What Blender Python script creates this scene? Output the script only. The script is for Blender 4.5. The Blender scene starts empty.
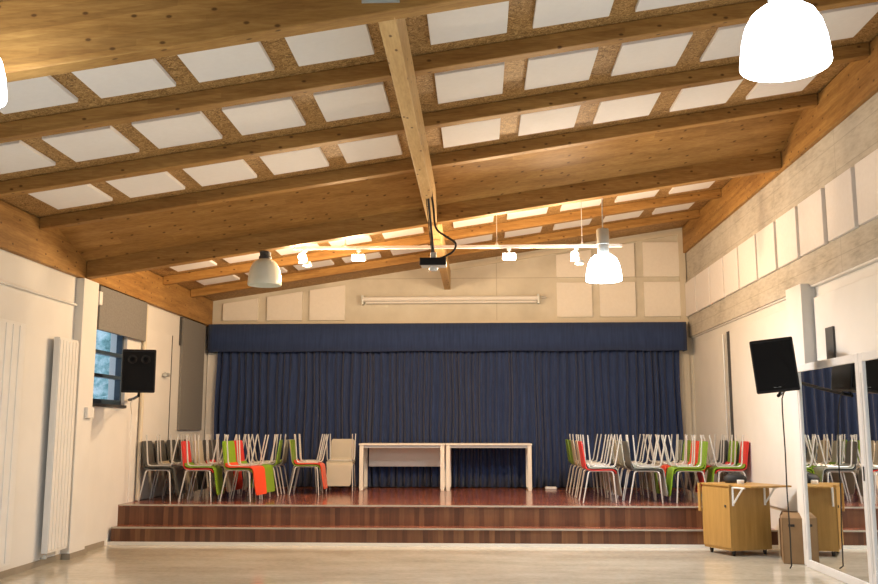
import bpy, bmesh, math, random
from mathutils import Vector, Matrix
random.seed(7)
PI = math.pi
S = bpy.context.scene
C = S.collection

# ---------------------------------------------------------------- camera
cd = bpy.data.cameras.new('camera'); cam = bpy.data.objects.new('camera', cd); C.objects.link(cam)
cd.sensor_width = 36; cd.lens = 913.08 / 878 * 36; cd.clip_start = .05; cd.clip_end = 200
cam.location = (0, 0, 1.6); cam.rotation_euler = (PI/2 + .1475, 0, .0428)
S.camera = cam
# ---------------------------------------------------------------- world (daylight outside the window)
w = bpy.data.worlds.new('world'); S.world = w; w.use_nodes = True
bg = w.node_tree.nodes['Background']; bg.inputs[0].default_value = (.62, .8, 1, 1); bg.inputs[1].default_value = 1.3
# ---------------------------------------------------------------- exposure
S.view_settings.view_transform = 'Standard'; S.view_settings.look = 'None'
S.view_settings.exposure = -0.18; S.view_settings.gamma = 1; S.view_settings.use_curve_mapping = False
P_PEND = 116      # watts of each lit pendant
P_SPOT = 185       # watts of each stage spotlight
COL_PEND = (.76, .88, 1.0); COL_SPOT = (1.0, .70, .41)

# ---------------------------------------------------------------- geometry constants (metres)
XL, XR = -5.14, 3.94
YB, YF = 17.2, -5.0
SL = .1517
BIGB, SMALLB, CEILB = 3.50, 3.86, 4.00       # heights above XL of big beam bottom, rafter bottom, ceiling
def zs(x, b): return b + SL * (x - XL)
Y0, Y1, Z1, Z2 = 12.80, 13.12, .235, .515      # stage: lower riser, upper riser, step and stage heights

# ---------------------------------------------------------------- material helpers
def new_mat(name, col=(.8, .8, .8), rough=.5, metal=0, spec=.5):
    m = bpy.data.materials.new(name); m.use_nodes = True
    b = m.node_tree.nodes['Principled BSDF']
    b.inputs['Base Color'].default_value = (*col, 1); b.inputs['Roughness'].default_value = rough
    b.inputs['Metallic'].default_value = metal; b.inputs['Specular IOR Level'].default_value = spec
    return m
class N:
    def __init__(s, m): s.m = m; s.t = m.node_tree; s.b = s.t.nodes['Principled BSDF']
    def n(s, typ, ins=None, **kw):
        x = s.t.nodes.new('ShaderNode' + typ)
        for k, v in kw.items(): setattr(x, k, v)
        for k, v in (ins or {}).items():
            if isinstance(v, bpy.types.NodeSocket): s.t.links.new(v, x.inputs[k])
            else: x.inputs[k].default_value = v
        return x
    def coord(s, scale=(1, 1, 1), rnd=0, rot=(0, 0, 0), world=False):
        v = s.n('NewGeometry').outputs['Position'] if world else s.n('TexCoord').outputs['Object']
        if rnd:
            r = s.n('ObjectInfo').outputs['Random']
            q = s.n('VectorMath', {0: (rnd, rnd*.7, rnd*.3)}, operation='SCALE'); s.t.links.new(r, q.inputs['Scale'])
            v = s.n('VectorMath', {0: v, 1: q.outputs[0]}, operation='ADD').outputs[0]
        return s.n('Mapping', {'Vector': v, 'Scale': scale, 'Rotation': rot}).outputs[0]
    def noise(s, v, scale, detail=3, rough=.5):
        return s.n('TexNoise', {'Vector': v, 'Scale': scale, 'Detail': detail, 'Roughness': rough}).outputs['Fac']
    def ramp(s, f, stops, const=False):
        r = s.n('ValToRGB', {'Fac': f}); e = r.color_ramp
        if const: e.interpolation = 'CONSTANT'
        while len(e.elements) < len(stops): e.elements.new(.5)
        for i, (p, c) in enumerate(stops): e.elements[i].position = p; e.elements[i].color = (*c, 1)
        return r.outputs[0]
    def mix(s, f, a, b, mode='MIX'):
        x = s.n('Mix', data_type='RGBA', blend_type=mode)
        for i, v in ((0, f), (6, a), (7, b)):
            if isinstance(v, bpy.types.NodeSocket): s.t.links.new(v, x.inputs[i])
            else: x.inputs[i].default_value = v if i == 0 else (*v, 1)
        return x.outputs[2]
    def math(s, op, a, b=0.):
        x = s.n('Math', {0: a, 1: b}, operation=op); return x.outputs[0]
    def col(s, c): s.t.links.new(c, s.b.inputs['Base Color'])
    def rough(s, c): s.t.links.new(c, s.b.inputs['Roughness'])
    def bump(s, h, st=.3, d=.01):
        x = s.n('Bump', {'Height': h, 'Strength': st, 'Distance': d}); s.t.links.new(x.outputs[0], s.b.inputs['Normal'])

def wood(name, axis, c1, c2, knot=(.10, .045, .015), lam=True):
    m = new_mat(name, rough=.55, spec=.2); g = N(m)
    sc = (.12, 1, 1) if axis == 'x' else (1, .12, 1)
    v = g.coord(sc, 9)
    n1 = g.noise(v, 9, 5, .6); n2 = g.noise(v, 60, 3, .6)
    c = g.ramp(n1, [(.3, c1), (.7, c2)])
    c = g.mix(.28, c, g.ramp(n2, [(.35, (.35, .2, .08)), (.65, (1, .85, .6))]), 'SOFT_LIGHT')
    if lam:   # glued lamellas, each a little different
        o = g.n('TexCoord').outputs['Object']; sp = g.n('SeparateXYZ', {0: o})
        hz = g.math('SUBTRACT', sp.outputs[2], g.math('MULTIPLY', sp.outputs[0], SL if axis == 'x' else 0))
        k = g.math('FLOOR', g.math('DIVIDE', hz, .045))
        al = g.math('FLOOR', g.math('ADD', g.math('DIVIDE', sp.outputs[0 if axis == 'x' else 1], 1.7), g.math('MULTIPLY', k, .37)))
        cv = g.n('CombineXYZ', {0: k, 1: al, 2: g.n('ObjectInfo').outputs['Random']})
        wn = g.n('TexWhiteNoise', {'Vector': cv.outputs[0]}).outputs['Value']
        c = g.mix(.30, c, g.ramp(wn, [(0, (.30, .25, .20)), (1, (.72, .72, .66))]), 'OVERLAY')
    so = g.n('SeparateXYZ', {0: g.coord((1, 1, 1), 5)})
    al2, ac = (so.outputs[0], so.outputs[1]) if axis == 'x' else (so.outputs[1], so.outputs[0])
    kv = g.n('CombineXYZ', {0: g.math('MULTIPLY', al2, .55), 1: g.math('ADD', so.outputs[2], ac)}).outputs[0]
    wv = g.n('TexVoronoi', {'Vector': kv, 'Scale': 6.8}, voronoi_dimensions='2D'); d = wv.outputs['Distance']
    keep = g.math('GREATER_THAN', g.n('SeparateColor', {0: wv.outputs['Color']}).outputs[0], .35)
    kn = g.math('MULTIPLY', g.ramp(d, [(.045, (1, 1, 1)), (.095, (0, 0, 0))]), keep)
    c = g.mix(g.math('MULTIPLY', kn, .9), c, knot)
    g.col(c)
    return m
M = {}
M['glulam_x'] = wood('glulam across', 'x', (.25, .135, .042), (.39, .235, .085))
M['glulam_y'] = wood('glulam along', 'y', (.25, .135, .044), (.39, .235, .085))
M['spine'] = wood('pale spruce', 'y', (.50, .33, .15), (.62, .44, .22), lam=False)

def osb():
    m = new_mat('oriented strand board', rough=.6, spec=.3); g = N(m)
    v = g.coord((1, 1, 1), 0, world=True)
    d = g.n('TexNoise', {'Vector': v, 'Scale': 9, 'Detail': 2}).outputs['Color']
    vv = g.n('VectorMath', {0: v, 1: d}, operation='ADD').outputs[0]
    a = g.n('TexVoronoi', {'Vector': g.n('Mapping', {'Vector': vv, 'Scale': (14, 34, 14)}).outputs[0], 'Scale': 1.})
    b = g.n('TexVoronoi', {'Vector': g.n('Mapping', {'Vector': vv, 'Scale': (36, 13, 14), 'Rotation': (0, 0, .5)}).outputs[0], 'Scale': 1.})
    ra = g.n('SeparateColor', {0: a.outputs['Color']}).outputs[0]; rb = g.n('SeparateColor', {0: b.outputs['Color']}).outputs[1]
    f = g.math('MULTIPLY', g.math('ADD', ra, rb), .5)
    g.col(g.ramp(f, [(.1, (.15, .080, .022)), (.5, (.36, .205, .07)), (.9, (.60, .39, .17))]))
    return m
M['osb'] = osb()

def plain(name, col, rough=.6, var=.06, scale=3, metal=0, spec=.4):
    m = new_mat(name, col, rough, metal, spec); g = N(m)
    n = g.noise(g.coord((1, 1, 1), 3), scale, 4)
    lo = tuple(max(0, c*(1-var)) for c in col); hi = tuple(min(1, c*(1+var)) for c in col)
    g.col(g.ramp(n, [(.3, lo), (.7, hi)]))
    return m
def concrete():
    m = new_mat('board marked concrete', rough=.8, spec=.2); g = N(m)
    v = g.coord(world=True)
    n = g.noise(v, 1.6, 6, .6); n2 = g.noise(g.n('Mapping', {'Vector': v, 'Scale': (1, 1.2, 6)}).outputs[0], 5, 5, .65)
    c = g.ramp(g.math('MULTIPLY', g.math('ADD', n, n2), .5), [(.32, (.36, .335, .29)), (.5, (.53, .50, .44)), (.7, (.64, .61, .55))])
    sp = g.n('SeparateXYZ', {0: v})
    hs = g.math('FRACT', g.math('DIVIDE', g.math('ADD', sp.outputs[2], -.04), .31))
    vs = g.math('FRACT', g.math('DIVIDE', g.math('ADD', sp.outputs[1], .6), 2.1))
    ln = g.math('MAXIMUM', g.math('LESS_THAN', hs, .03), g.math('LESS_THAN', vs, .006))
    c = g.mix(g.math('MULTIPLY', ln, .30), c, (.16, .15, .12))
    pits = g.ramp(g.n('TexVoronoi', {'Vector': v, 'Scale': 3.1}).outputs['Distance'], [(.03, (1, 1, 1)), (.05, (0, 0, 0))])
    c = g.mix(g.math('MULTIPLY', pits, .6), c, (.08, .07, .06))
    g.col(c); g.bump(n2, .3, .01)
    return m
M['concrete'] = concrete()
def backwall():
    m = new_mat('cream washed concrete', rough=.75, spec=.2); g = N(m)
    v = g.coord(world=True); n = g.noise(v, 1.5, 6, .6)
    c = g.ramp(n, [(.3, (.58, .54, .45)), (.7, (.73, .69, .59))])
    sp = g.n('SeparateXYZ', {0: v})
    hs = g.math('LESS_THAN', g.math('ABSOLUTE', g.math('SUBTRACT', sp.outputs[2], 4.42)), .008)
    vs = g.math('LESS_THAN', g.math('ABSOLUTE', g.math('SUBTRACT', sp.outputs[0], .36)), .008)
    g.col(g.mix(g.math('MULTIPLY', g.math('MAXIMUM', hs, vs), .35), c, (.25, .2, .13)))
    return m
M['backwall'] = backwall()
M['white_wall'] = plain('painted white wall', (.74, .73, .70), .55, .03, 2)
M['cream'] = plain('cream paint', (.66, .60, .48), .5, .04, 2)
M['panel'] = plain('white acoustic panel', (.84, .83, .83), .85, .015, 20)
M['wall_panel'] = plain('off white acoustic panel', (.80, .785, .79), .85, .02, 20)
M['stage_panel'] = plain('cream acoustic panel', (.86, .82, .75), .85, .02, 20)
M['grey_felt'] = plain('grey felt', (.20, .195, .185), .9, .12, 40)
M['white_metal'] = plain('white enamel', (.78, .77, .74), .3, .02, 5)
M['frame_white'] = plain('white aluminium frame', (.74, .74, .74), .35, .02, 5)
M['chrome'] = plain('brushed metal', (.50, .53, .52), .35, .05, 8, .35)
M['alu'] = plain('aluminium nosing', (.46, .42, .35), .35, .05, 8, .3)
M['tube'] = plain('grey enamelled tube', (.60, .60, .58), .32, .03, 8, .2)
M['black'] = plain('black plastic', (.005, .005, .006), .4, .1, 30, 0, .3)
M['grille'] = plain('black speaker grille', (.005, .005, .006), .6, .2, 120, 0, .15)
M['rubber'] = plain('black rubber', (.02, .018, .016), .6, .1, 10)
M['dark'] = plain('dark grey metal', (.06, .06, .06), .5, .1, 10)
M['blue_frame'] = plain('dark blue window frame', (.035, .06, .09), .4, .1, 10)
M['orange'] = plain('red orange plastic', (.78, .075, .025), .35, .03, 5)
M['red'] = plain('red plastic', (.66, .04, .035), .35, .03, 5)
M['green'] = plain('lime green plastic', (.20, .36, .020), .35, .03, 5)
M['darkgrey'] = plain('dark grey plastic', (.085, .085, .078), .4, .04, 5)
M['beige'] = plain('beige plastic', (.48, .44, .35), .4, .03, 5)
M['light'] = plain('light grey plastic', (.34, .36, .33), .4, .03, 5)
M['laminate'] = plain('cream laminate', (.82, .79, .70), .35, .02, 4)
M['cardboard'] = plain('brown cardboard', (.27, .165, .08), .8, .10, 6)
M['cardboard_dark'] = plain('dark cardboard', (.17, .095, .05), .8, .10, 6)
M['soft_black'] = plain('black nylon', (.018, .018, .018), .6, .2, 20)
M['white_strip'] = plain('white painted strip', (.80, .77, .70), .4, .02, 4)
M['baseboard'] = plain('grey skirting', (.30, .26, .20), .5, .08, 6)

def cab():
    m = new_mat('oak veneer', rough=.4, spec=.35); g = N(m)
    n = g.noise(g.coord((6, 6, .5), 3), 4, 5, .6)
    g.col(g.ramp(n, [(.3, (.36, .205, .058)), (.7, (.47, .28, .085))]))
    return m
M['oak'] = cab()
def curtain_mat():
    m = new_mat('navy stage cloth', rough=.85, spec=.15); g = N(m)
    b = g.b; b.inputs['Sheen Weight'].default_value = .25
    n = g.noise(g.coord((8, 8, .6)), 4, 4)
    g.col(g.ramp(n, [(.3, (.020, .037, .100)), (.7, (.031, .055, .145))]))
    return m
M['navy'] = curtain_mat()
def floor_mat():
    m = new_mat('polished beige floor', rough=.1, spec=.5); g = N(m)
    v = g.coord(world=True); vs = g.n('Mapping', {'Vector': v, 'Scale': (.6, 1.6, 1)}).outputs[0]
    n = g.noise(vs, 1.3, 7, .65); n2 = g.noise(v, 14, 5, .6)
    c = g.ramp(g.math('ADD', g.math('MULTIPLY', n, .7), g.math('MULTIPLY', n2, .3)), [(.32, (.37, .335, .255)), (.5, (.50, .465, .375)), (.66, (.60, .57, .48))])
    g.col(c); g.rough(g.math('ADD', g.math('MULTIPLY', n2, .12), .06))
    g.bump(g.noise(v, .9, 2), .05, .01)
    return m
M['floor'] = floor_mat()
def riser_mat():
    m = new_mat('upright wood blocks', rough=.35, spec=.4); g = N(m)
    v = g.coord(world=True); sp = g.n('SeparateXYZ', {0: v})
    k = g.math('FLOOR', g.math('DIVIDE', sp.outputs[0], .07)); kz = g.math('FLOOR', g.math('DIVIDE', sp.outputs[1], .2))
    wn = g.n('TexWhiteNoise', {'Vector': g.n('CombineXYZ', {0: k, 1: kz}).outputs[0]}).outputs['Value']
    n = g.noise(g.n('Mapping', {'Vector': v, 'Scale': (30, 30, 3)}).outputs[0], 1, 4)
    c = g.ramp(wn, [(0, (.095, .036, .017)), (.5, (.145, .058, .026)), (1, (.215, .098, .042))])
    g.col(g.mix(.3, c, g.ramp(n, [(.3, (.2, .2, .2)), (.7, (.75, .75, .75))]), 'OVERLAY'))
    return m
M['riser'] = riser_mat()
def parquet():
    m = new_mat('red herringbone parquet', rough=.16, spec=.5); g = N(m)
    v = g.coord(world=True, rot=(0, 0, PI/4))
    b = g.n('TexBrick', {'Vector': v, 'Color1': (.17, .050, .030, 1), 'Color2': (.38, .135, .080, 1), 'Mortar': (.08, .02, .01, 1),
                         'Scale': 1., 'Mortar Size': .003, 'Brick Width': .32, 'Row Height': .085, 'Bias': 0.})
    n = g.noise(v, 5, 4)
    g.col(g.mix(.3, b.outputs['Color'], g.ramp(n, [(.3, (.25, .25, .25)), (.7, (.75, .75, .75))]), 'OVERLAY'))
    return m
M['parquet'] = parquet()
def mirror_mat():
    m = new_mat('silvered mirror', (.88, .90, .89), .015, 1); g = N(m)
    n = g.noise(g.coord(), 2, 2); g.rough(g.math('MULTIPLY', n, .03)); return m
M['mirror'] = mirror_mat()
def opal(name, e):
    m = new_mat(name, (.78, .82, .76), .25); g = N(m)
    n = g.noise(g.coord(), 6, 2); g.col(g.ramp(n, [(.3, (.72, .78, .70)), (.7, (.80, .84, .78))]))
    if e: g.b.inputs['Emission Color'].default_value = (.90, .95, 1, 1); g.b.inputs['Emission Strength'].default_value = e
    return m
M['opal'] = opal('opal glass unlit', 0); M['opal_lit'] = opal('opal glass lit', 16.0)
def emit(name, col, e):
    m = new_mat(name, (.9, .9, .9), .4); b = m.node_tree.nodes['Principled BSDF']
    b.inputs['Emission Color'].default_value = (*col, 1); b.inputs['Emission Strength'].default_value = e
    return m
M['bulb'] = emit('lit bulb', (1, .93, .8), 26)
def glass():
    m = new_mat('window glass', (1, 1, 1), .0); b = m.node_tree.nodes['Principled BSDF']
    b.inputs['Transmission Weight'].default_value = 1; b.inputs['IOR'].default_value = 1.02; return m
M['glass'] = glass()
def leaf():
    m = new_mat('blurred foliage', rough=.7); g = N(m)
    n = g.noise(g.coord(), 3.5, 5, .7); g.col(g.ramp(n, [(.35, (.10, .22, .20)), (.5, (.35, .55, .55)), (.65, (.8, .9, .9))])); return m
M['leaf'] = leaf()

# ---------------------------------------------------------------- geometry helpers
def box(bm, x0, x1, y0, y1, z0, z1, mat=None):
    vs = [bm.verts.new(p) for p in ((x0,y0,z0),(x1,y0,z0),(x1,y1,z0),(x0,y1,z0),(x0,y0,z1),(x1,y0,z1),(x1,y1,z1),(x0,y1,z1))]
    if mat: 
        for v in vs: v.co = mat @ v.co
    for f in ((0,3,2,1),(4,5,6,7),(0,1,5,4),(1,2,6,5),(2,3,7,6),(3,0,4,7)): bm.faces.new([vs[i] for i in f])
    return vs
def hexa(bm, pts, ):
    vs = [bm.verts.new(p) for p in pts]
    for f in ((0,3,2,1),(4,5,6,7),(0,1,5,4),(1,2,6,5),(2,3,7,6),(3,0,4,7)): bm.faces.new([vs[i] for i in f])
def slopebox(bm, x0, x1, y0, y1, b0, b1):     # a box whose bottom and top follow the roof slope
    hexa(bm, [(x0,y0,zs(x0,b0)),(x1,y0,zs(x1,b0)),(x1,y1,zs(x1,b0)),(x0,y1,zs(x0,b0)),
              (x0,y0,zs(x0,b1)),(x1,y0,zs(x1,b1)),(x1,y1,zs(x1,b1)),(x0,y1,zs(x0,b1))])
def frame_of(d):
    d = d.normalized(); a = Vector((0,0,1)) if abs(d.z) < .9 else Vector((1,0,0))
    u = d.cross(a).normalized(); return u, d.cross(u).normalized()
def tube(bm, pts, r, n=8, caps=True):
    pts = [Vector(p) for p in pts]; rings = []
    rr = r if isinstance(r, (list, tuple)) else [r]*len(pts)
    pu = None
    for i, p in enumerate(pts):
        d = (pts[min(i+1, len(pts)-1)] - pts[max(i-1, 0)])
        u, v = frame_of(d)
        if pu is not None:
            dn = d.normalized(); u = (pu - dn*pu.dot(dn)).normalized(); v = dn.cross(u)
        pu = u
        rings.append([bm.verts.new(p + (u*math.cos(2*PI*k/n) + v*math.sin(2*PI*k/n))*rr[i]) for k in range(n)])
    for a, b in zip(rings, rings[1:]):
        for k in range(n): bm.faces.new([a[k], a[(k+1)%n], b[(k+1)%n], b[k]])
    if caps: bm.faces.new(rings[0][::-1]); bm.faces.new(rings[-1])
def lathe(bm, prof, n=32, c=(0,0,0), close=True):
    rings = []
    for r, z in prof:
        if r < 1e-5: rings.append([bm.verts.new((c[0], c[1], c[2]+z))])
        else: rings.append([bm.verts.new((c[0]+r*math.cos(2*PI*k/n), c[1]+r*math.sin(2*PI*k/n), c[2]+z)) for k in range(n)])
    for a, b in zip(rings, rings[1:]):
        for k in range(n):
            j = (k+1) % n
            if len(a) == 1 and len(b) == 1: continue
            if len(a) == 1: bm.faces.new([a[0], b[j], b[k]])
            elif len(b) == 1: bm.faces.new([a[k], a[j], b[0]])
            else: bm.faces.new([a[k], a[j], b[j], b[k]])
def obj(name, bm, mat, parent=None, bevel=0, smooth=False, seg=2, shift=True, weld=False):
    """link bm as one mesh; top level objects get their origin at the base of their bounding box"""
    bmesh.ops.recalc_face_normals(bm, faces=bm.faces)
    me = bpy.data.meshes.new(name); o = bpy.data.objects.new(name, me); C.objects.link(o)
    if parent is None and shift:
        xs = [v.co.x for v in bm.verts]; ys = [v.co.y for v in bm.verts]; z = [v.co.z for v in bm.verts]
        c = Vector(((min(xs)+max(xs))/2, (min(ys)+max(ys))/2, min(z)))
        for v in bm.verts: v.co -= c
        o.location = c
    bm.to_mesh(me); bm.free()
    if smooth:
        for p in me.polygons: p.use_smooth = True
        me.set_sharp_from_angle(angle=math.radians(40))
    me.materials.append(M[mat] if isinstance(mat, str) else mat)
    if parent is not None: o.parent = parent
    if bevel:
        b = o.modifiers.new('bevel', 'BEVEL'); b.width = bevel; b.segments = seg; b.limit_method = 'ANGLE'
    return o
def nb(): return bmesh.new()
def tag(o, label, cat, group=None):
    o['label'] = label; o['category'] = cat
    o['kind'] = 'thing'
    if group: o['group'] = group
    return o
def thing(name, label, cat, loc=(0,0,0), rz=0, group=None):
    o = bpy.data.objects.new(name, None); C.objects.link(o); o.empty_display_size = .1
    o.location = loc; o.rotation_euler = (0, 0, rz); return tag(o, label, cat, group)
def struct(name, bm, mat, parent=None, **k):
    o = obj(name, bm, mat, parent, **k); o['kind'] = 'structure'; return o
def dup(root, loc, rot, label, group=None):
    r = root.copy(); C.objects.link(r); r.location = loc; r.rotation_euler = rot; r['label'] = label
    if group: r['group'] = group
    for ch in root.children:
        c = ch.copy(); C.objects.link(c); c.parent = r
        for gch in ch.children:
            d = gch.copy(); C.objects.link(d); d.parent = c
    return r
ORD = ['first', 'second', 'third', 'fourth', 'fifth', 'sixth', 'seventh', 'eighth', 'ninth', 'tenth', 'eleventh', 'twelfth', 'thirteenth', 'fourteenth', 'fifteenth', 'sixteenth', 'seventeenth']

# ================================================================ STRUCTURE
b = nb(); box(b, XL-.3, XR+.4, YF-.2, YB+.3, -.2, 0); struct('floor', b, 'floor')
b = nb(); slopebox(b, XL-.3, XR+.4, YF-.2, YB+.3, CEILB, CEILB+.2); struct('ceiling', b, 'osb')
b = nb(); box(b, XL-.3, XR+.4, YB, YB+.25, 0, 5.6); struct('wall_back', b, 'backwall')
b = nb(); box(b, XL-.3, XR+.4, YF-.2, YF, 0, 5.6); struct('wall_front', b, 'white_wall')
# left wall with the window opening
WY0, WY1, WZ0, WZ1 = 11.95, 13.15, 1.92, 3.0
b = nb(); X0 = XL-.25
box(b, X0, XL, YF, WY0, 0, 4.1); box(b, X0, XL, WY1, YB, 0, 4.1); box(b, X0, XL, WY0, WY1, 0, WZ0); box(b, X0, XL, WY0, WY1, WZ1, 4.1)
struct('wall_left', b, 'white_wall')
# right wall: painted lower part set back under a concrete band
b = nb(); box(b, XR+.07, XR+.35, YF, YB, 0, 3.3); struct('wall_right', b, 'white_wall')
b = nb(); box(b, XR, XR+.35, YF, YB, 3.27, 5.6)
o = struct('wall_right_upper', b, 'concrete')
b = nb(); box(b, XR+.01, XR+.08, YF, 10.9, 3.25, 3.27); box(b, XR+.03, XR+.08, 11.5, YB, 3.25, 3.27); struct('trim_1', b, 'white_metal')
b = nb(); box(b, 3.84, XR+.1, 10.92, 11.46, 0, 3.30); struct('trim_10', b, 'white_wall', bevel=.006)
b = nb(); box(b, XL-.05, -5.03, 11.35, 11.80, 0, 3.50); struct('trim_11', b, 'white_wall', bevel=.006)
b = nb(); box(b, XL, XL+.02, YF, 11.34, 0, .07); box(b, XL, XL+.02, 11.82, 12.64, 0, .07); box(b, XL+.02, -5.01, 11.33, 11.82, 0, .07); struct('baseboard_left', b, 'baseboard')
b = nb(); box(b, XR+.05, XR+.07, YF, 12.64, 0, .07); struct('baseboard_right', b, 'baseboard')
# stage wall trims
b = nb(); box(b, XR-.14, XR-.02, YB-.06, YB, .51, zs(XR, CEILB)-.1); struct('trim_2', b, 'cream')
b = nb(); slopebox(b, -.6, XR-.02, YB-.05, YB, CEILB-.13, CEILB-.06); struct('trim_3', b, 'cream')
b = nb(); box(b, XL, XR, YB-.07, YB, 3.555, 3.60); struct('trim_4', b, 'cream')
b = nb(); box(b, XL+.02, -4.93, YB-.1, YB, .51, 3.0); struct('trim_5', b, 'white_wall')
b = nb(); box(b, 3.68, 3.79, YB-.1, YB, .51, 3.55); struct('trim_6', b, 'cream')

# stage
b = nb(); box(b, XL, XR+.07, Y1, YB, 0, Z2-.03); struct('stage_base', b, 'riser')
b = nb(); box(b, XL+.04, XR+.07, Y0, Y1, 0, Z1-.02); struct('stage_step', b, 'riser')
b = nb(); box(b, XL+.04, XR+.07, Y0, Y1, Z1-.02, Z1); struct('stage_step_tread', b, 'parquet')
b = nb(); box(b, XL, XR+.07, Y1, YB, Z2-.03, Z2); struct('stage_floor', b, 'parquet')
b = nb(); box(b, XL+.02, XR+.07, Y1-.02, Y1+.03, Z2-.016, Z2+.004); struct('trim_7', b, 'alu')
b = nb(); box(b, XL+.045, XR+.07, Y0-.02, Y0+.03, Z1-.016, Z1+.004); struct('trim_8', b, 'alu')
b = nb(); box(b, XL, XR+.07, Y0-.012, Y0, 0, .042); struct('trim_9', b, 'white_strip')

# ---------------------------------------------------------------- timber
def beam(name, x0, x1, y, wd, b0, b1, mat, label, group=None):
    b = nb(); slopebox(b, x0, x1, y-wd/2, y+wd/2, b0, b1-.002)
    return tag(obj(name, b, mat, bevel=.008), label, 'beam', group)
beam('roof_beam', -5.055, 3.875, 5.48, .14, BIGB, CEILB, 'glulam_x', 'nearest deep glued timber beam crossing the top left of the ceiling')
beam('roof_beam', -5.055, 3.875, 11.50, .14, BIGB, CEILB, 'glulam_x', 'deep glued timber beam resting on the white pilasters before the stage')
RY = [7.36, 8.78, 10.18, 14.35, 15.77]
RL = ['first slim rafter behind the nearest deep beam, upper part of ceiling',
      'middle of the three slim rafters between the two deep beams',
      'slim rafter just in front of the deep beam on the pilasters',
      'orange lit slim rafter nearest the deep beam, over the stage',
      'orange lit slim rafter nearest the back wall over the stage']
for y, l in zip(RY, RL):
    beam('rafter', -5.055, 3.875, y, .12, SMALLB, CEILB, 'glulam_x', l, 'slim rafters of the sloping ceiling')
b = nb(); x0, x1 = XL+.08, 3.88
f_ = lambda x: [(x, 10.5, zs(x, CEILB-.002)), (x, 11.425, zs(x, 3.72)), (x, 11.425, zs(x, CEILB-.002))]
va = [b.verts.new(p) for p in f_(x0)]; vb = [b.verts.new(p) for p in f_(x1)]
b.faces.new(va); b.faces.new(vb)
for i in range(3): b.faces.new([va[i], va[(i+1) % 3], vb[(i+1) % 3], vb[i]])
tag(obj('ceiling_board', b, 'glulam_x'), 'timber infill filling the angle between the last rafter and the deep beam', 'board')
b = nb(); box(b, XL+.003, -5.06, YF+.01, YB-.08, 3.505, 3.995)
tag(obj('edge_beam', b, 'glulam_y', bevel=.006), 'long timber edge beam on top of the white left wall', 'beam')
b = nb(); box(b, XR-.06, XR-.003, YF+.01, YB-.065, 4.86, 5.355)
tag(obj('edge_beam', b, 'glulam_y', bevel=.006), 'long timber edge beam above the raw concrete band on the right', 'beam')
# spine beams (between the deep beams, and over the stage)
def spine(y0, y1, label, e=0):
    b = nb(); box(b, -.635, -.515, y0, y1, 4.20, 4.548)
    if e:  # rounded far end
        pass
    return tag(obj('spine_beam', b, 'spine', bevel=.006), label, 'beam')
s1 = spine(5.51, 11.43, 'pale narrow timber running lengthwise under the rafters, projector hung below')
s2 = spine(11.61, 17.18, 'short pale timber running lengthwise over the stage to the back wall')
# steel shoe of the spine
b = nb(); box(b, -.70, -.50, 5.26, 5.41, 4.27, 4.285); box(b, -.70, -.685, 5.26, 5.41, 4.28, 4.46); box(b, -.515, -.50, 5.26, 5.41, 4.28, 4.46); box(b, -.72, -.48, 5.40, 5.412, 4.25, 4.5)
tag(obj('beam_bracket', b, 'chrome', bevel=.002), 'grey steel shoe fixed to the face of the nearest deep beam', 'bracket')

# ---------------------------------------------------------------- ceiling panels
COLX = [-4.71, -3.89, -3.08, -2.27, -1.45, -.37, .46, 1.29, 2.14, 2.98]
ROWS = [(6.37, 7.06, 'row between the nearest deep beam and first rafter'),
        (7.72, 8.43, 'row between first and second rafters'),
        (9.13, 9.83, 'row between second and third rafters'),
        (13.27, 13.97, 'row just behind the deep beam on pilasters'),
        (14.68, 15.36, 'row between the two orange rafters')]
for y0, y1, l in ROWS:
    for i, x in enumerate(COLX):
        b = nb(); slopebox(b, x, x+.62, y0, y1, CEILB-.04, CEILB-.003)
        tag(obj('acoustic_panel', b, 'panel', bevel=.004, seg=1), f'white ceiling panel, {ORD[i]} from left, {l}', 'acoustic panel', 'white acoustic panels on the ceiling')

# ---------------------------------------------------------------- wall panels
edges = [(17.13, 16.35), (16.28, 15.38), (15.30, 14.50), (14.42, 13.66), (13.58, 12.76), (12.68, 11.93), (11.83, 11.10), (11.0, 10.24), (10.12, 9.40), (9.30, 8.56), (8.46, 7.72)]
for i, (ya, yb) in enumerate(edges):
    b = nb(); box(b, XR-.05, XR-.003, yb, ya, 3.645, 4.285)
    tag(obj('acoustic_panel', b, 'wall_panel', bevel=.004, seg=1), f'white panel on the right concrete band, {ORD[i]} out from the back wall', 'acoustic panel', 'white acoustic panels on the right wall')
# back wall panels, some cut to the roof slope
def bpanel(x0, x1, z0, z1, label):
    b = nb(); y0, y1 = YB-.05, YB-.003
    lim = CEILB-(.09 if x1 < 0 else .16)
    t0, t1 = min(z1, zs(x0, lim)), min(z1, zs(x1, lim))
    hexa(b, [(x0,y0,z0),(x1,y0,z0),(x1,y1,z0),(x0,y1,z0),(x0,y0,t0),(x1,y0,t1),(x1,y1,t1),(x0,y1,t0)])
    tag(obj('acoustic_panel', b, 'stage_panel', bevel=.004, seg=1), label, 'acoustic panel', 'cream acoustic panels above the stage curtain')
for x, l in ((-4.88, 'first of three cream panels at upper left of the curtain, top cut on a slope'),
             (-4.03, 'middle of three cream panels at upper left above the curtain'),
             (-3.21, 'right one of three cream panels at upper left, next to the projection screen')):
    bpanel(x, x+.68, 3.62, 4.30, l)
for z, r in ((3.66, 'lower'), (4.42, 'upper')):
    for x, p in ((1.49, 'left'), (2.30, 'middle'), (3.13, 'right')):
        bpanel(x, x+.67, z, z+.66, f'cream square panel, {p} one of the {r} row at upper right of curtain')

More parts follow.
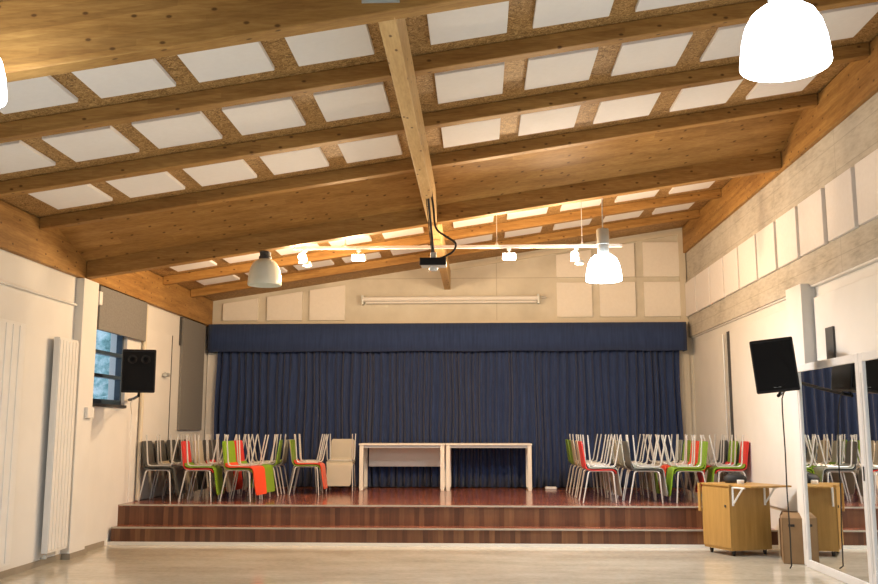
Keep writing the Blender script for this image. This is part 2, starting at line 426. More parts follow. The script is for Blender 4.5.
# ---------------------------------------------------------------- left wall: window
wn = bpy.data.objects.new('window_1', None); C.objects.link(wn); wn.location = (XL-.1, WY0, WZ0); wn['kind'] = 'structure'
def loc(bm, o):
    for v in bm.verts: v.co -= o.location
    return bm
b = nb(); x0, x1 = XL-.14, XL-.05
box(b, x0, x1, WY0, WY0+.05, WZ0, WZ1); box(b, x0, x1, WY1-.05, WY1, WZ0, WZ1); box(b, x0, x1, WY0, WY1, WZ0, WZ0+.07); box(b, x0, x1, WY0, WY1, WZ1-.05, WZ1)
obj('window_frame', loc(b, wn), 'blue_frame', wn, bevel=.004)
for z in (2.31, 2.63):
    b = nb(); box(b, x0+.01, x1+.01, WY0, WY1, z-.025, z+.025); obj('glazing_bar', loc(b, wn), 'blue_frame', wn, bevel=.003)
b = nb(); box(b, x0+.04, x0+.046, WY0+.03, WY1-.03, WZ0+.05, WZ1-.03); obj('pane', loc(b, wn), 'glass', wn)
b = nb(); box(b, XL-.06, XL+.03, WY0-.02, WY1+.02, WZ0-.04, WZ0); struct('window_sill', loc(b, wn), 'dark', wn, bevel=.004)
# shrubs outside
for (y, z, r, l) in ((17.9, 2.9, 1.25, 'blurred bluish green shrub outside the window, nearer the pilaster'), (21.4, 2.6, 1.5, 'blurred pale green shrub outside the window, farther along')):
    b = nb(); bmesh.ops.create_icosphere(b, subdivisions=4, radius=r)
    for v in b.verts:
        n = v.co.normalized(); v.co = n * r * (1 + .16*math.sin(7*n.x+3*y)*math.cos(9*n.y) + .08*math.sin(23*n.z+11*n.x)); v.co += Vector((-7.9, y, z))
    tube(b, [(-7.9, y, -.2), (-7.9, y, z)], .12)
    tag(obj('shrub', b, 'leaf', smooth=True), l, 'shrub')
# grey acoustic panels on the left wall
b = nb(); box(b, XL+.035, XL+.08, 11.93, 13.68, 2.90, 3.49)
tag(obj('acoustic_panel', b, 'grey_felt', bevel=.004), 'grey felt panel above the small window on the left wall', 'acoustic panel')
b = nb(); box(b, XL+.003, XL+.05, 15.52, 16.78, 1.56, 3.49)
tag(obj('acoustic_panel', b, 'grey_felt', bevel=.004), 'tall grey felt panel beside the curtain on the left stage wall', 'acoustic panel')
b = nb(); box(b, XL+.003, XL+.03, 15.45, 15.50, 3.0, 3.49); tag(obj('panel_rail', b, 'dark'), 'short dark upright rail beside the tall grey felt panel', 'rail')
# white sliding board beyond the window
t = thing('cupboard_door', 'flat white board door on the left stage wall beyond the window', 'door', (XL+.003, 14.3, 1.0))
b = nb(); box(b, 0, .035, -.54, .70, -.48, 2.12); dl = obj('door_leaf', b, 'white_wall', t, bevel=.004)
b = nb(); box(b, .036, .045, .685, .70, -.48, 2.12); obj('edge_strip', b, 'dark', dl)
b = nb(); tube(b, [(.03, .3, 1.45), (.09, .3, 1.45)], .02); tube(b, [(.09, .26, 1.45), (.09, .42, 1.45)], .035); obj('handle', b, 'chrome', dl, smooth=True)
# pipes and conduit
def pipe(label, pts, r, mat='white_metal', name='pipe'):
    b = nb(); tube(b, pts, r, 10); return tag(obj(name, b, mat, smooth=True), label, 'pipe')
pipe('white conduit running down the wall beside the left pilaster', [(XL+.03, 11.86, 3.45), (XL+.03, 11.86, .02)], .022)
pipe('grey vertical pipe on the left stage wall behind the speaker', [(XL+.05, 13.715, 3.45), (XL+.05, 13.715, .53)], .03, 'cream')
b = nb(); box(b, XL+.053, XL+.12, 11.83, 11.92, 3.22, 3.40); tag(obj('junction_box', b, 'white_metal', bevel=.008), 'small white junction box at the top of the left pilaster', 'box')
b = nb(); box(b, -5.03, -4.98, 11.55, 11.75, 1.72, 1.86); tag(obj('switch_box', b, 'white_metal', bevel=.01), 'small white switch box on the left pilaster', 'box')
pipe('thin white horizontal pipe high on the left wall', [(XL+.025, 4, 3.15), (XL+.025, 11.34, 3.15)], .016)
# radiators
def radiator(y0, y1, z0, z1, label):
    t = thing('radiator', label, 'radiator', (XL+.09, (y0+y1)/2, z0), group='flat white radiators on the left wall')
    h = (y1-y0)/2
    b = nb(); box(b, -.035, .035, -h, h, 0, z1-z0)
    n = 6
    for i in range(n): y = -h + (i+.5)*2*h/n; box(b, .03, .045, y-h/n*.82, y+h/n*.82, .03, z1-z0-.03)
    rb = obj('radiator_body', b, 'white_metal', t, bevel=.004)
    for z in (.12, z1-z0-.15):
        b = nb(); box(b, -.086, -.03, -.03, .03, z, z+.04); obj('wall_bracket', b, 'chrome', rb)
    b = nb(); tube(b, [(0, -h+.06, -.0), (0, -h+.06, -.06), (-.07, -h+.06, -.06)], .012); lathe(b, [(0,-.02),(.024,-.02),(.024,.02),(0,.02)], 10, (.02, -h-.02, -.03)); obj('valve', b, 'chrome', t, smooth=True)
radiator(10.72, 11.24, .15, 2.68, 'tall flat white radiator next to the left pilaster')
radiator(9.0, 9.88, .15, 2.74, 'tall flat white radiator at the left edge of the picture')

# ---------------------------------------------------------------- right wall details
for (y0, y1, z0, z1, lab) in ((15.0, 16.6, .55, 3.1, 'pale door leaf on the right stage wall next to the curtain'), (11.6, 14.55, .55, 3.12, 'wide white sliding leaf behind the right loudspeaker')):
    b = nb(); box(b, XR+.03, XR+.067, y0, y1, z0, z1); tag(obj('sliding_leaf', b, 'white_wall', bevel=.004), lab, 'door')
b = nb(); box(b, XR+.045, XR+.068, 14.58, 14.78, .52, 3.12); tag(obj('door_gap_strip', b, 'dark'), 'narrow dark upright strip between the two white leaves, right wall', 'strip')
pipe('thin grey pipe beside the dark strip on the right wall', [(XR+.02, 14.9, 3.1), (XR+.02, 14.9, .53)], .02, 'tube')
b = nb(); box(b, XR+.03, XR+.067, 7.2, 10.88, 2.35, 3.12); tag(obj('sliding_leaf', b, 'white_wall', bevel=.004), 'white leaf above the mirrors on the right wall', 'door')
b = nb(); box(b, XR+.005, XR+.028, 10.30, 10.52, 2.36, 2.72); tag(obj('wall_slot', b, 'dark', bevel=.003), 'short dark upright slot above the first mirror', 'slot')

# mirrors
def mirror(y0, y1, label):
    t = thing('wall_mirror', label, 'mirror', (3.84, (y0+y1)/2, .0), group='tall white framed mirrors on the right wall')
    h = (y1-y0)/2; H = 2.34; f = .085
    b = nb(); box(b, -.03, 0, -h, -h+f, 0, H); box(b, -.03, 0, h-f, h, 0, H); box(b, -.03, 0, -h+f, h-f, H-f, H); box(b, -.03, 0, -h+f, h-f, 0, f)
    mf = obj('mirror_frame', b, 'frame_white', t, bevel=.004)
    b = nb(); box(b, -.012, .0, -h+f-.005, h-f+.005, f-.005, H-f+.005); obj('mirror_glass', b, 'mirror', t)
    b = nb(); box(b, .0, .16, -h, min(h, 10.90-(y0+y1)/2), 0, H-.01); obj('back_board', b, 'frame_white', t)
    s = -1 
    b = nb(); box(b, -.04, -.028, s*h*.97-.008, s*h*.97+.008, 1.08, 1.22); obj('handle', b, 'dark', mf, bevel=.002)
    b = nb(); box(b, -.034, -.028, h-.045, h-.03, .2, H-.2); obj('edge_groove', b, 'tube', mf)
    return t
mirror(9.345, 11.17, 'tall white framed mirror beside the oak trolley, reflecting chairs and trolley')
mirror(7.51, 9.335, 'tall white framed mirror cut off by the right picture edge')

# ================================================================ CURTAIN
def pleat(bm, x0, x1, z0, z1, yb, amp, n, rows=8, seed=1):
    rnd = random.Random(seed); cols = n*8; P = []
    ph = 0; ys = []
    x = x0; off = []
    per = [(.75+.6*rnd.random()) for _ in range(n+2)]; am = [(.55+.6*rnd.random()) for _ in range(n+2)]
    tot = sum(per[:n]); acc = 0; pts = []
    for k in range(n):
        for j in range(8):
            t = j/8; xx = x0 + (acc + per[k]*t)/tot*(x1-x0)
            pts.append((xx, -math.cos(2*PI*t)*amp*am[k], per[k]))
        acc += per[k]
    pts.append((x1, -amp, 1))
    grid = []
    for r in range(rows+1):
        z = z0 + (z1-z0)*r/rows; g = 1 - .45*r/rows
        grid.append([bm.verts.new((px + .012*math.sin(r*.9+px*5), yb + py*g + .006*math.sin(px*9+r), z)) for px, py, _ in pts])
    for a, c in zip(grid, grid[1:]):
        for i in range(len(a)-1): bm.faces.new([a[i], a[i+1], c[i+1], c[i]])
b = nb(); pleat(b, -4.90, 3.70, .53, 3.15, 17.0, .085, 60)
o = obj('stage_curtain', b, 'navy', smooth=False)
for p in o.data.polygons: p.use_smooth = True
sm = o.modifiers.new('thick', 'SOLIDIFY'); sm.thickness = .006
tag(o, 'long pleated navy blue stage curtain hanging along the back wall', 'curtain')
t = thing('curtain_valance', 'flat navy blue valance band above the pleated stage curtain', 'valance', (0, 16.9, 3.0))
b = nb(); n = 90
rows = []
for z in (0, .27, .52):
    rows.append([b.verts.new((-5.05 + 8.87*i/n, -.05 + .006*math.sin(i*.9)*(1-z) + .004*math.sin(i*2.3), z + .006*math.sin(i*.35)*(z == 0))) for i in range(n+1)])
for a, c in zip(rows, rows[1:]):
    for i in range(n): b.faces.new([a[i], a[i+1], c[i+1], c[i]])
vc = obj('valance_cloth', b, 'navy', t, smooth=True); sm = vc.modifiers.new('thick', 'SOLIDIFY'); sm.thickness = .008
b = nb(); box(b, -5.05, -5.03, -.05, .28, 0, .52); box(b, 3.80, 3.82, -.05, .28, 0, .52); box(b, -5.05, 3.82, -.03, .28, .505, .52); obj('valance_board', b, 'navy', t)
# projection screen case
t = thing('projection_screen', 'long white rolled projection screen case on the wall above the curtain', 'screen', (-.5, 17.08, 3.93))
b = nb(); tube(b, [(-1.68, 0, .085), (1.64, 0, .085)], .05, 12); obj('case', b, 'white_metal', t, smooth=True)
b = nb(); tube(b, [(-1.62, -.02, .01), (1.60, -.02, .01)], .022, 10); obj('bottom_bar', b, 'white_metal', t, smooth=True)
for x in (-1.68, 1.64):
    b = nb(); box(b, x-.02, x+.02, -.04, .11, -.02, .16); obj('end_bracket', b, 'chrome', t, bevel=.003)
b = nb(); tube(b, [(1.70, 0, .1), (1.78, 0, .1), (1.78, .06, .1)], .02); obj('plug', b, 'tube', t)

# ================================================================ CHAIRS
def swept(bm, prof, w, th=.013, corner=.05):
    """a shell: profile (x,z) swept over the width, with rounded ends given by a width per point"""
    L = []; n = len(prof)
    for i, (x, z, ww) in enumerate(prof):
        a = prof[max(i-1, 0)]; c = prof[min(i+1, n-1)]
        d = Vector((c[0]-a[0], c[1]-a[1])).normalized(); nn = Vector((-d.y, d.x))
        row = []
        for s in (1, -1):
            for yy in (-ww/2, -ww/4, 0, ww/4, ww/2):
                row.append(bm.verts.new((x+nn.x*s*th/2, yy*w, z+nn.y*s*th/2)))
        L.append(row)
    for a, c in zip(L, L[1:]):
        for j in range(4):
            bm.faces.new([a[j], a[j+1], c[j+1], c[j]]); bm.faces.new([a[5+j], c[5+j], c[6+j], a[6+j]])
        bm.faces.new([a[0], c[0], c[5], a[5]]); bm.faces.new([a[4], a[9], c[9], c[4]])
    for r in (L[0], L[-1]):
        for j in range(4): bm.faces.new([r[j], r[j+1], r[6+j], r[5+j]])
SH = .485   # seat height
def make_chair(colour, label):
    t = thing('stacking_chair', label, 'chair', group='plastic shell chairs piled on the stage')
    W = .46
    b = nb(); pr = [(-.17, SH-.004, .98), (-.12, SH-.010, 1), (-.02, SH-.012, 1), (.10, SH-.008, 1), (.17, SH-.006, 1), (.205, SH-.014, .99), (.228, SH-.034, .96), (.238, SH-.065, .90)]
    swept(b, pr, W); obj('seat', b, colour, t, smooth=True)
    b = nb(); pr = [(-.168, SH-.003, .98), (-.193, SH+.012, .97), (-.207, SH+.045, .95), (-.215, SH+.10, .93), (-.235, SH+.24, .92), (-.252, SH+.36, .90), (-.256, SH+.385, .86), (-.259, SH+.400, .78)]
    swept(b, pr, W); obj('backrest', b, colour, t, smooth=True)
    b = nb()
    for s in (-1, 1):
        tube(b, [(-.15, s*.205, SH-.028), (.155, s*.205, SH-.028)], .010, 6)
    tube(b, [(-.10, -.205, SH-.028), (-.10, .205, SH-.028)], .009, 6); tube(b, [(.10, -.205, SH-.028), (.10, .205, SH-.028)], .009, 6)
    obj('seat_frame', b, 'tube', t, smooth=True)
    for s in (-1, 1):
        b = nb(); tube(b, [(.15, s*.205, SH-.028), (.185, s*.213, SH-.045), (.195, s*.216, SH-.09), (.225, s*.225, 0.004)], [.0115, .0115, .0115, .0095], 8); obj('leg', b, 'tube', t, smooth=True)
        b = nb(); tube(b, [(-.14, s*.205, SH-.028), (-.165, s*.213, SH-.045), (-.175, s*.216, SH-.08), (-.255, s*.225, 0.004)], [.0115, .0115, .0115, .0095], 8); obj('leg', b, 'tube', t, smooth=True)
    return t
CN = {'orange': 'orange-red', 'red': 'red', 'green': 'lime green', 'darkgrey': 'dark grey', 'beige': 'beige', 'light': 'light grey'}
protos = {}
def chair(colour, loc, rot, label):
    if colour not in protos:
        t = make_chair(colour, label); protos[colour] = t; t.location = loc; t.rotation_euler = rot; return t
    return dup(protos[colour], loc, rot, label)
def pair(x, y, rz, up, inv, where):
    chair(up, (x, y, Z2), (0, 0, rz), f'{CN[up]} lower chair of a pair, {where}')
    if inv:
        a = rz + random.uniform(-.04, .04); sx, sy = .05*math.cos(rz), .05*math.sin(rz)
        m = Matrix.Rotation(a, 4, 'Z') @ Matrix.Rotation(PI, 4, 'Y') @ Matrix.Rotation(0, 4, 'Z')
        chair(inv, (x + sx, y + sy + random.uniform(-.015, .015), Z2 + 2*SH + .012), m.to_euler(), f'{CN[inv]} upturned chair on top, {where}')
def J(): return random.uniform(-.03, .03)
rown = ['front row', 'second row', 'third row', 'fourth row', 'rear row']
def col(x, y0, dy, rz, colours, where):
    for i, (u, v) in enumerate(colours):
        pair(x + random.uniform(-.008, .008), y0 + i*dy, rz + J(), u, v, f'{rown[i]}, {where}')
col(-4.78, 13.86, .56, 0, [('darkgrey', 'darkgrey'), ('darkgrey', 'beige'), ('darkgrey', 'darkgrey'), ('darkgrey', 'beige')], 'column against left wall')
col(-4.19, 13.86, .56, 0, [('red', 'green'), ('beige', 'beige'), ('darkgrey', 'red'), ('darkgrey', 'light')], 'second column from left wall')
pair(-3.55, 13.87, -.16, 'green', 'orange', 'front row, third column from left wall')
pair(-3.55, 14.42, -.12, 'red', 'green', 'second row, third column from left wall')
pair(-3.48, 14.98, PI+.10, 'green', 'light', 'third row, back to the tables, left group')
pair(-3.48, 15.52, PI+.05, 'light', 'green', 'behind the back-turned pair, left group')
pair(-2.82, 15.2, .03, 'green', 'orange', 'last side-on pair towards the tables, left group')
pair(-2.955, 15.80, .0, 'beige', 'light', 'behind the last side-on pair, left group')
pair(-2.40, 16.12, -PI/2+.04, 'beige', 'beige', 'facing the hall next to the white tables')
col(1.76, 13.85, .52, 0, [('red', 'light'), ('beige', 'beige'), ('beige', 'beige'), ('green', 'beige'), ('green', 'darkgrey')], 'column nearest the tables, right group')
col(2.42, 13.85, .55, 0, [('darkgrey', 'light'), ('light', 'green'), ('beige', 'beige'), ('light', 'beige')], 'second column, right group')
col(3.09, 13.87, .56, PI, [('green', 'green'), ('orange', 'orange'), ('green', 'beige'), ('light', 'darkgrey')], 'third column, right group')
col(3.68, 13.90, .56, PI, [('red', 'green'), ('green', 'red'), ('darkgrey', 'darkgrey')], 'column against right wall')

# ================================================================ TABLES
def table(x, label, panel):
    t = thing('folding_table', label, 'table', (x, 16.52, Z2), group='cream tables before the curtain')
    W = .755; D = .36; H = .81
    b = nb(); box(b, -W, W, -D, D, H-.03, H); obj('tabletop', b, 'laminate', t, bevel=.004)
    b = nb(); box(b, -W+.08, W-.08, -D+.05, -D+.08, H-.075, H-.03); box(b, -W+.08, W-.08, D-.08, D-.05, H-.075, H-.03); obj('apron_rail', b, 'tube', t)
    for s in (-1, 1):
        for yy in (-D+.04, D-.04):
            b = nb(); box(b, s*(W-.045)-.035, s*(W-.045)+.035, yy-.02, yy+.02, .03, H-.03); obj('leg', b, 'laminate', t, bevel=.004)
        b = nb(); box(b, s*(W-.045)-.03, s*(W-.045)+.03, -D+.02, D-.02, 0, .035); obj('foot_bar', b, 'laminate', t, bevel=.004)
    if panel:
        b = nb(); box(b, -W+.11, W-.10, D-.12, D-.10, H-.42, H-.04); obj('modesty_panel', b, 'laminate', t, bevel=.003)
table(-1.345, 'cream table with a front board hung under its top, left of two', True)
table(.175, 'cream table with open underside, right of two', False)

# ================================================================ SPEAKERS
def speaker(locn, rz, tilt, w, d, h, label, wall_pt, horns=True, roll=0):
    t = thing('loudspeaker', label, 'loudspeaker', locn, rz)
    R = Matrix.Rotation(roll, 4, 'Y') @ Matrix.Rotation(tilt, 4, 'X')   # faces local -y, tilted downwards
    def hx(b, fw, bw, y0, y1, z0, z1):
        vs = [b.verts.new(R @ Vector(p)) for p in ((-fw/2,y0,z0),(fw/2,y0,z0),(bw/2,y1,z0),(-bw/2,y1,z0),(-fw/2,y0,z1),(fw/2,y0,z1),(bw/2,y1,z1),(-bw/2,y1,z1))]
        for f in ((0,3,2,1),(4,5,6,7),(0,1,5,4),(1,2,6,5),(2,3,7,6),(3,0,4,7)): b.faces.new([vs[i] for i in f])
    b = nb(); hx(b, w, w*.72, -d/2, d/2, -h/2, h/2); obj('cabinet', b, 'black', t, bevel=.018, seg=3)
    b = nb(); hx(b, w*.92, w*.92, -d/2-.012, -d/2+.01, -h/2+.03, h/2-.03); gr = obj('grille', b, 'grille', t, bevel=.006)
    b = nb(); lathe(b, [(0, 0), (.145, 0), (.15, .004), (.16, .004), (.16, .012), (0, .012)], 28)
    Q = R @ Matrix.Translation((0, -d/2-.010, -h*.14)) @ Matrix.Rotation(PI/2, 4, 'X')
    for v in b.verts: v.co = Q @ v.co
    obj('woofer', b, 'grille', t, smooth=True)
    b = nb(); Q2 = R @ Matrix.Translation((0, -d/2-.012, h*.27))
    for sx in ((-1, 1) if horns else ()):
        k = len(b.verts); tmp = nb(); lathe(tmp, [(0, 0), (.035, .0), (.055, .008), (.06, .010), (.06, 0)], 18)
        for v in tmp.verts: v.co = Q2 @ Matrix.Translation((sx*.085, 0, 0)) @ Matrix.Rotation(PI/2, 4, 'X') @ v.co
        me = bpy.data.meshes.new('tmp'); tmp.to_mesh(me); tmp.free(); b.from_mesh(me); bpy.data.meshes.remove(me)
    if horns: obj('horn', b, 'black', t, smooth=True)
    else: b.free()
    b = nb(); hx(b, .075, .075, -d/2-.018, -d/2-.008, -h/2+.055, -h/2+.073); obj('badge', b, 'chrome', gr)
    # arm back to the wall
    wl = t.matrix_basis.inverted() @ Vector(wall_pt)
    b = nb(); q = Vector((0, d*.2, -h/2-.04)); tube(b, [R @ Vector((0, d*.2, -h/2+.01)), q, q + (wl-q)*.5 + Vector((0,0,-.01)), wl], .02, 8)
    obj('wall_arm', b, 'black', t, smooth=True)
    return t
speaker((-4.60, 12.25, 2.36), .30, .05, .44, .34, .58, 'black loudspeaker on a wall arm beside the small window', (XL+.03, 12.35+.9, 2.0))
b = nb()
speaker((3.385, 10.55, 2.30), -.42, .06, .47, .36, .60, 'black loudspeaker hung on the right pilaster above the oak trolley', (3.82, 11.30, 2.16), False, -.09)
b = nb(); tube(b, [(3.50,10.66,2.02),(3.50,10.76,1.93),(3.51,10.80,1.8),(3.53,10.84,1.3),(3.525,10.84,.9),(3.54,10.86,.4),(3.54,10.87,.05),(3.55,10.95,.012)], .008, 6)
tag(obj('speaker_cable', b, 'rubber', smooth=True), 'thin black cable hanging from the right loudspeaker', 'cable')
b = nb(); tube(b, [(-4.85,12.72,1.99),(-4.95,12.9,1.95),(-5.08,13.3,1.8),(-5.08,13.32,.53)], .007, 6)
tag(obj('speaker_cable', b, 'white_metal', smooth=True), 'thin pale cable running down from the left loudspeaker', 'cable')

# ================================================================ TROLLEY CABINET
t = thing('trolley_cabinet', 'oak veneer trolley cabinet on castors with a raised side flap', 'cabinet', (3.37, 12.27, 0), -.0)
A = Vector((2.94, 12.42)); B = Vector((3.17, 11.95)); Cc = Vector((3.73, 12.16)); Dd = A + Cc - B
def quad(b, pts, z0, z1, o=t.location):
    ps = [(p.x-o.x, p.y-o.y) for p in pts]
    hexa(b, [(p[0], p[1], z0) for p in ps] + [(p[0], p[1], z1) for p in ps])
def inset(pts, d):
    c = sum(pts, Vector((0, 0)))/4; return [p + (c-p).normalized()*d for p in pts]
Q = [A, B, Cc, Dd]
b = nb(); quad(b, Q, .068, .86); obj('body', b, 'oak', t, bevel=.003)
b = nb(); quad(b, inset(Q, -.02), .86, .885); obj('worktop', b, 'oak', t, bevel=.003)
nrm = Vector((A.x-B.x, A.y-B.y)).normalized(); nl = Vector((-nrm.y, nrm.x)); 
if nl.x > 0: nl = -nl
b = nb(); quad(b, [A+nl*.004, B+nl*.004, B+nl*.012, A+nl*.012], .10, .84); dr = obj('door', b, 'oak', t, bevel=.002)
b = nb(); q0 = B + (A-B)*.12 + nl*.014; quad(b, [q0, q0+nrm*.02, q0+nrm*.02+nl*.012, q0+nl*.012], .60, .63); 
obj('lock', b, 'dark', dr)
ed = (Cc-B).normalized(); on = Vector((ed.y, -ed.x))     # outward from the flap side
if on.y > 0: on = -on
# dropped flap on the far left side
b = nb(); quad(b, [A+nl*.02+nrm*.0, A+nl*.02-nrm*.0+nrm*.04, A+nl*.045+nrm*.04, A+nl*.045], .52, .88); obj('drop_leaf', b, 'oak', t, bevel=.002)
# raised flap: hinged on the side facing right, resting on two brackets
F0, F1 = B + (Cc-B)*.0, Cc
b = nb(); quad(b, [F0+on*.0+ed*.02, F0+on*.36+ed*.06, F1+on*.36+ed*.06, F1+on*.0+ed*.02], .862, .884); obj('flap', b, 'oak', t, bevel=.003)
for f in (.06, .86):
    p = B + (Cc-B)*f; b = nb()
    o3 = lambda s, z: (p.x + on.x*s - t.location.x, p.y + on.y*s - t.location.y, z)
    tube(b, [o3(.012, .62), o3(.012, .855)], .014, 6); tube(b, [o3(.012, .64), o3(.22, .85)], .012, 6); tube(b, [o3(.012, .85), o3(.26, .852)], .012, 6)
    obj('flap_bracket', b, 'white_metal', t)
for p in inset(Q, .09):
    b = nb(); px, py = p.x-t.location.x, p.y-t.location.y
    tube(b, [(px-.014, py, .027), (px+.014, py, .027)], .027, 16); box(b, px-.021, px-.016, py-.012, py+.015, .025, .07); box(b, px+.016, px+.021, py-.012, py+.015, .025, .07)
    obj('castor', b, 'rubber', t, smooth=True)
b = nb(); lathe(b, [(0, 0), (.04, 0), (.045, .006), (.045, .045), (.04, .05), (.024, .05), (.022, .02), (0, .02)], 20, (3.36, 12.12, .886)); tag(obj('tape_roll', b, 'white_metal', smooth=True), 'small white tape roll on the oak trolley top', 'tape roll')
b = nb(); bmesh.ops.create_icosphere(b, subdivisions=3, radius=1)
for v in b.verts:
    n = v.co.copy(); f = 1+.05*math.sin(5*n.x+2)*math.cos(7*n.y); v.co = Vector((3.36+n.x*.15*f, 12.36+n.y*.10*f, .886+max(-.0, (n.z+.45)*.09*f)))
t2 = obj('bag', b, 'soft_black', smooth=True); tag(t2, 'black soft pouch lying at the back of the oak trolley top', 'bag')

# cardboard boxes / bag
t = thing('cardboard_box', 'open brown cardboard box standing in front of the trolley end', 'box', (3.80, 11.52, 0), -.25)
def open_box(t, w, d, h, mat, lean=.02):
    b = nb(); th = .008
    box(b, -w/2, w/2, -d/2, -d/2+th, 0, h); box(b, -w/2, w/2, d/2-th, d/2, 0, h); box(b, -w/2, -w/2+th, -d/2, d/2, 0, h); box(b, w/2-th, w/2, -d/2, d/2, 0, h); box(b, -w/2, w/2, -d/2, d/2, 0, th)
    obj('box_body', b, mat, t)
    for s in (-1, 1):
        b = nb(); hexa(b, [(-w/2, s*d/2, h), (w/2, s*d/2, h), (w/2, s*(d/2-.006), h), (-w/2, s*(d/2-.006), h), (-w/2+.02, s*(d/2-.09), h+.06), (w/2-.02, s*(d/2-.09), h+.06), (w/2-.02, s*(d/2-.096), h+.06), (-w/2+.02, s*(d/2-.096), h+.06)]); obj('flap', b, mat, t)
    for s in (-1, 1):
        b = nb(); hexa(b, [(s*w/2, -d/2, h), (s*w/2, d/2, h), (s*(w/2-.006), d/2, h), (s*(w/2-.006), -d/2, h), (s*(w/2-.07), -d/2+.03, h+.03), (s*(w/2-.07), d/2-.03, h+.03), (s*(w/2-.076), d/2-.03, h+.03), (s*(w/2-.076), -d/2+.03, h+.03)]); obj('flap', b, mat, t)
open_box(t, .28, .36, .53, 'cardboard')
b = nb(); box(b, -.07, .0, -.186, -.178, .43, .46); obj('hand_hole', b, 'rubber', t, bevel=.003)
t = thing('cardboard_box', 'dark brown cardboard box wedged behind the open box', 'box', (3.80, 12.02, 0), -.1)
t.location = (3.86, 11.90, 0)
open_box(t, .17, .22, .46, 'cardboard_dark')

# ================================================================ PROJECTOR
t = thing('projector', 'small black and white projector hanging below the pale spine timber', 'projector', (-.50, 10.2, 3.37))
b = nb(); box(b, -.145, .145, -.12, .14, .045, .12); obj('projector_body', b, 'white_metal', t, bevel=.012, seg=3)
b = nb(); box(b, -.15, .15, -.135, -.115, .035, .12); obj('front_vent', b, 'black', t, bevel=.004)
b = nb(); lathe(b, [(0, 0), (.045, 0), (.05, .02), (.05, .035), (0, .035)], 18, (.0, 0, -.01)); obj('mount_foot', b, 'white_metal', t, smooth=True)
b = nb(); box(b, -.05, .05, -.05, .05, .12, .135); tube(b, [(0, 0, .13), (0, 0, .20)], .035, 12); obj('ceiling_mount', b, 'chrome', t, bevel=.002)
b = nb(); tube(b, [(0, 0, .19), (-.06, 0, .83)], .014, 8); tube(b, [(-.02, 0, .19), (-.085, 0, .83)], .006, 6); obj('drop_rod', b, 'dark', t, smooth=True)
def bez(pts, n=10):
    out = []
    P = [Vector(p) for p in pts]; P = [P[0]] + P + [P[-1]]
    for i in range(1, len(P)-2):
        for k in range(n):
            u = k/n; a, b_, c, d = P[i-1], P[i], P[i+1], P[i+2]
            out.append(.5*((2*b_) + (c-a)*u + (2*a-5*b_+4*c-d)*u*u + (3*b_-a-3*c+d)*u**3))
    out.append(P[-2]); return out
b = nb(); tube(b, bez([(-.535, 10.15, 4.34), (-.50, 10.15, 4.1), (-.47, 10.15, 3.85), (-.36, 10.15, 3.75), (-.25, 10.15, 3.67), (-.27, 10.15, 3.58), (-.36, 10.15, 3.52), (-.42, 10.15, 3.495)]), .012, 8)
tag(obj('projector_cable', b, 'rubber', smooth=True), 'looped black cable from the pale timber down to the projector', 'cable')

# ================================================================ TRACK AND SPOTLIGHTS
t = thing('light_track', 'long white lighting track spanning above the front of the stage', 'lighting track', (-.3, 12.5, 4.07))
b = nb(); box(b, -2.28, 2.30, -.02, .02, 0, .045); obj('track_bar', b, M['bulb'] if False else 'frame_white', t, bevel=.004)
for x in (-1.55, .57, 1.75):
    b = nb(); tube(b, [(x, 0, .04), (x, 0, zs(x-.3, CEILB)-4.075)], .005, 6); lathe(b, [(0, .04), (.03, .04), (.012, .08), (0, .08)], 10, (x, 0, 0)); obj('suspension', b, 'white_metal', t)
def spot(px, kind, label, aim):
    t = thing('spotlight', label, 'spotlight', (px, 12.5, 4.07), 0, 'stage spotlights on the white track')
    b = nb(); box(b, -.03, .03, -.02, .02, -.035, 0); tube(b, [(0, 0, -.03), (0, 0, -.075)], .012, 8); obj('track_adapter', b, 'white_metal', t)
    if kind == 'flat':
        b = nb(); box(b, -.10, .10, -.06, .06, -.165, -.075); obj('housing', b, 'white_metal', t, bevel=.03, seg=3)
        b = nb(); box(b, -.085, .085, -.064, -.058, -.155, -.085); obj('lamp_face', b, 'bulb', t, bevel=.002)
    else:
        b = nb(); lathe(b, [(0, -.10), (.05, -.10), (.06, -.14), (.065, -.20), (.055, -.20), (0, -.17)], 18, (-.02, 0, .02)); obj('housing', b, 'white_metal', t, smooth=True)
        b = nb(); bmesh.ops.create_uvsphere(b, u_segments=14, v_segments=8, radius=.055)
        for v in b.verts: v.co += Vector((-.03, -.04, -.11))
        obj('bulb', b, 'bulb', t, smooth=True)
        b = nb(); lathe(b, [(.045, 0), (.06, -.03), (.062, -.06), (.05, -.07)], 16, (.04, 0, -.17)); obj('reflector', b, 'chrome', t, smooth=True)
    L = bpy.data.lights.new('spotlight_glow', 'POINT'); L.energy = P_SPOT; L.color = COL_SPOT; L.shadow_soft_size = .10
    lo = bpy.data.objects.new('lamp_light', L); C.objects.link(lo); lo.parent = t; lo.location = (0, -.02, -.34)
    return t
spot(-2.42, 'can', 'spotlight with round reflector, leftmost on the white track', 0)
spot(-1.66, 'flat', 'flat glowing spotlight left of the projector on the track', 0)
spot(.44, 'flat', 'flat glowing spotlight right of the projector on the track', 0)
spot(1.37, 'can', 'spotlight with round reflector beside the far lit pendant', 0)

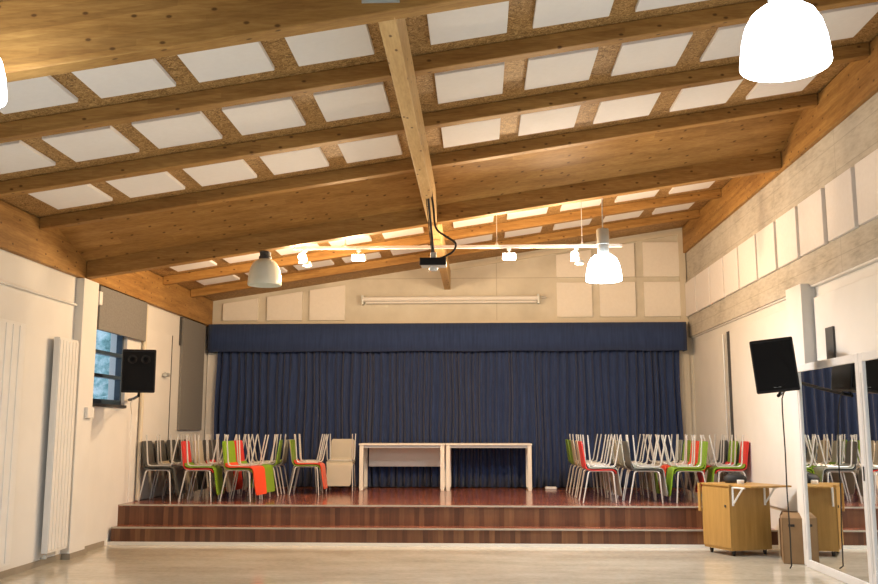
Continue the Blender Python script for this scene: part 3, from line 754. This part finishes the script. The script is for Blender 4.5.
# ================================================================ PENDANTS
def pendant(x, y, zb, tall, lit, label, D=.235, hang=True, power=None):
    t = thing('pendant_lamp', label, 'pendant lamp', (x, y, zb), 0, 'big bell shaped pendant lamps')
    k = D/.235
    prof = [(.230, 0), (.235, .012), (.230, .07), (.219, .15), (.198, .23), (.165, .29), (.115, .33), (.07, .345), (.05, .348)]
    inner = [(.045, .338), (.068, .335), (.110, .32), (.158, .283), (.190, .225), (.211, .147), (.222, .07), (.227, .012), (.230, 0)]
    b = nb(); lathe(b, [(r*k, z) for r, z in prof + inner], 40); obj('shade', b, 'opal_lit' if lit else 'opal', t, smooth=True)
    top = .345
    if tall:
        b = nb(); lathe(b, [(0, top-.02), (.06, top-.02), (.072, top+.02), (.072, top+.12), (.080, top+.125), (.080, top+.31), (.07, top+.325), (0, top+.325)], 24); obj('ballast_can', b, 'chrome', t, smooth=True); tt = top+.32
    else:
        b = nb(); lathe(b, [(0, top-.02), (.075, top-.02), (.082, top+.01), (.082, top+.03), (.07, top+.04), (.072, top+.09), (.05, top+.10), (0, top+.10)], 24); obj('lamp_cap', b, 'dark' if not lit else 'chrome', t, smooth=True); tt = top+.09
    zt = zs(x, BIGB if abs(y-11.50) < .2 else CEILB) - zb
    if zt > tt + .02:
        b = nb(); tube(b, [(0, 0, tt), (0, 0, zt-.006)], .008, 6); obj('suspension_rod', b, 'tube', t)
    b = nb(); bmesh.ops.create_uvsphere(b, u_segments=16, v_segments=10, radius=.06)
    for v in b.verts: v.co.z = v.co.z*1.3 + .17
    obj('bulb', b, 'bulb' if lit else 'opal', t, smooth=True)
    if lit:
        L = bpy.data.lights.new('pendant_glow', 'AREA'); L.shape = 'DISK'; L.size = .40; L.energy = power or P_PEND; L.color = COL_PEND
        lo = bpy.data.objects.new('lamp_light', L); C.objects.link(lo); lo.parent = t; lo.location = (0, 0, -.012)
    return t
pendant(-2.74, 11.50, 3.41, False, False, 'unlit pale green bell pendant tight under the deep beam', D=.218)
pendant(1.60, 11.50, 3.44, True, True, 'lit bell pendant hanging on a rod before the right stage panels', D=.228)
pendant(1.66, 4.75, 3.52, True, True, 'big glaring bell pendant at the top right corner')
pendant(-2.98, 4.95, 3.50, False, True, 'glaring bell pendant cut off by the left picture edge')
pendant(1.5, -1.2, 3.46, True, True, 'lit bell pendant behind the camera, right side')
pendant(-2.9, -1.2, 3.46, True, True, 'lit bell pendant behind the camera, left side')
# small white things at the foot of the curtain
for x, l in ((1.28, 'small white block at the foot of the curtain, right of the tables'),):
    b = nb(); box(b, x-.1, x+.1, 16.62, 16.74, Z2, Z2+.045); tag(obj('floor_box', b, 'white_metal', bevel=.01), l, 'box')
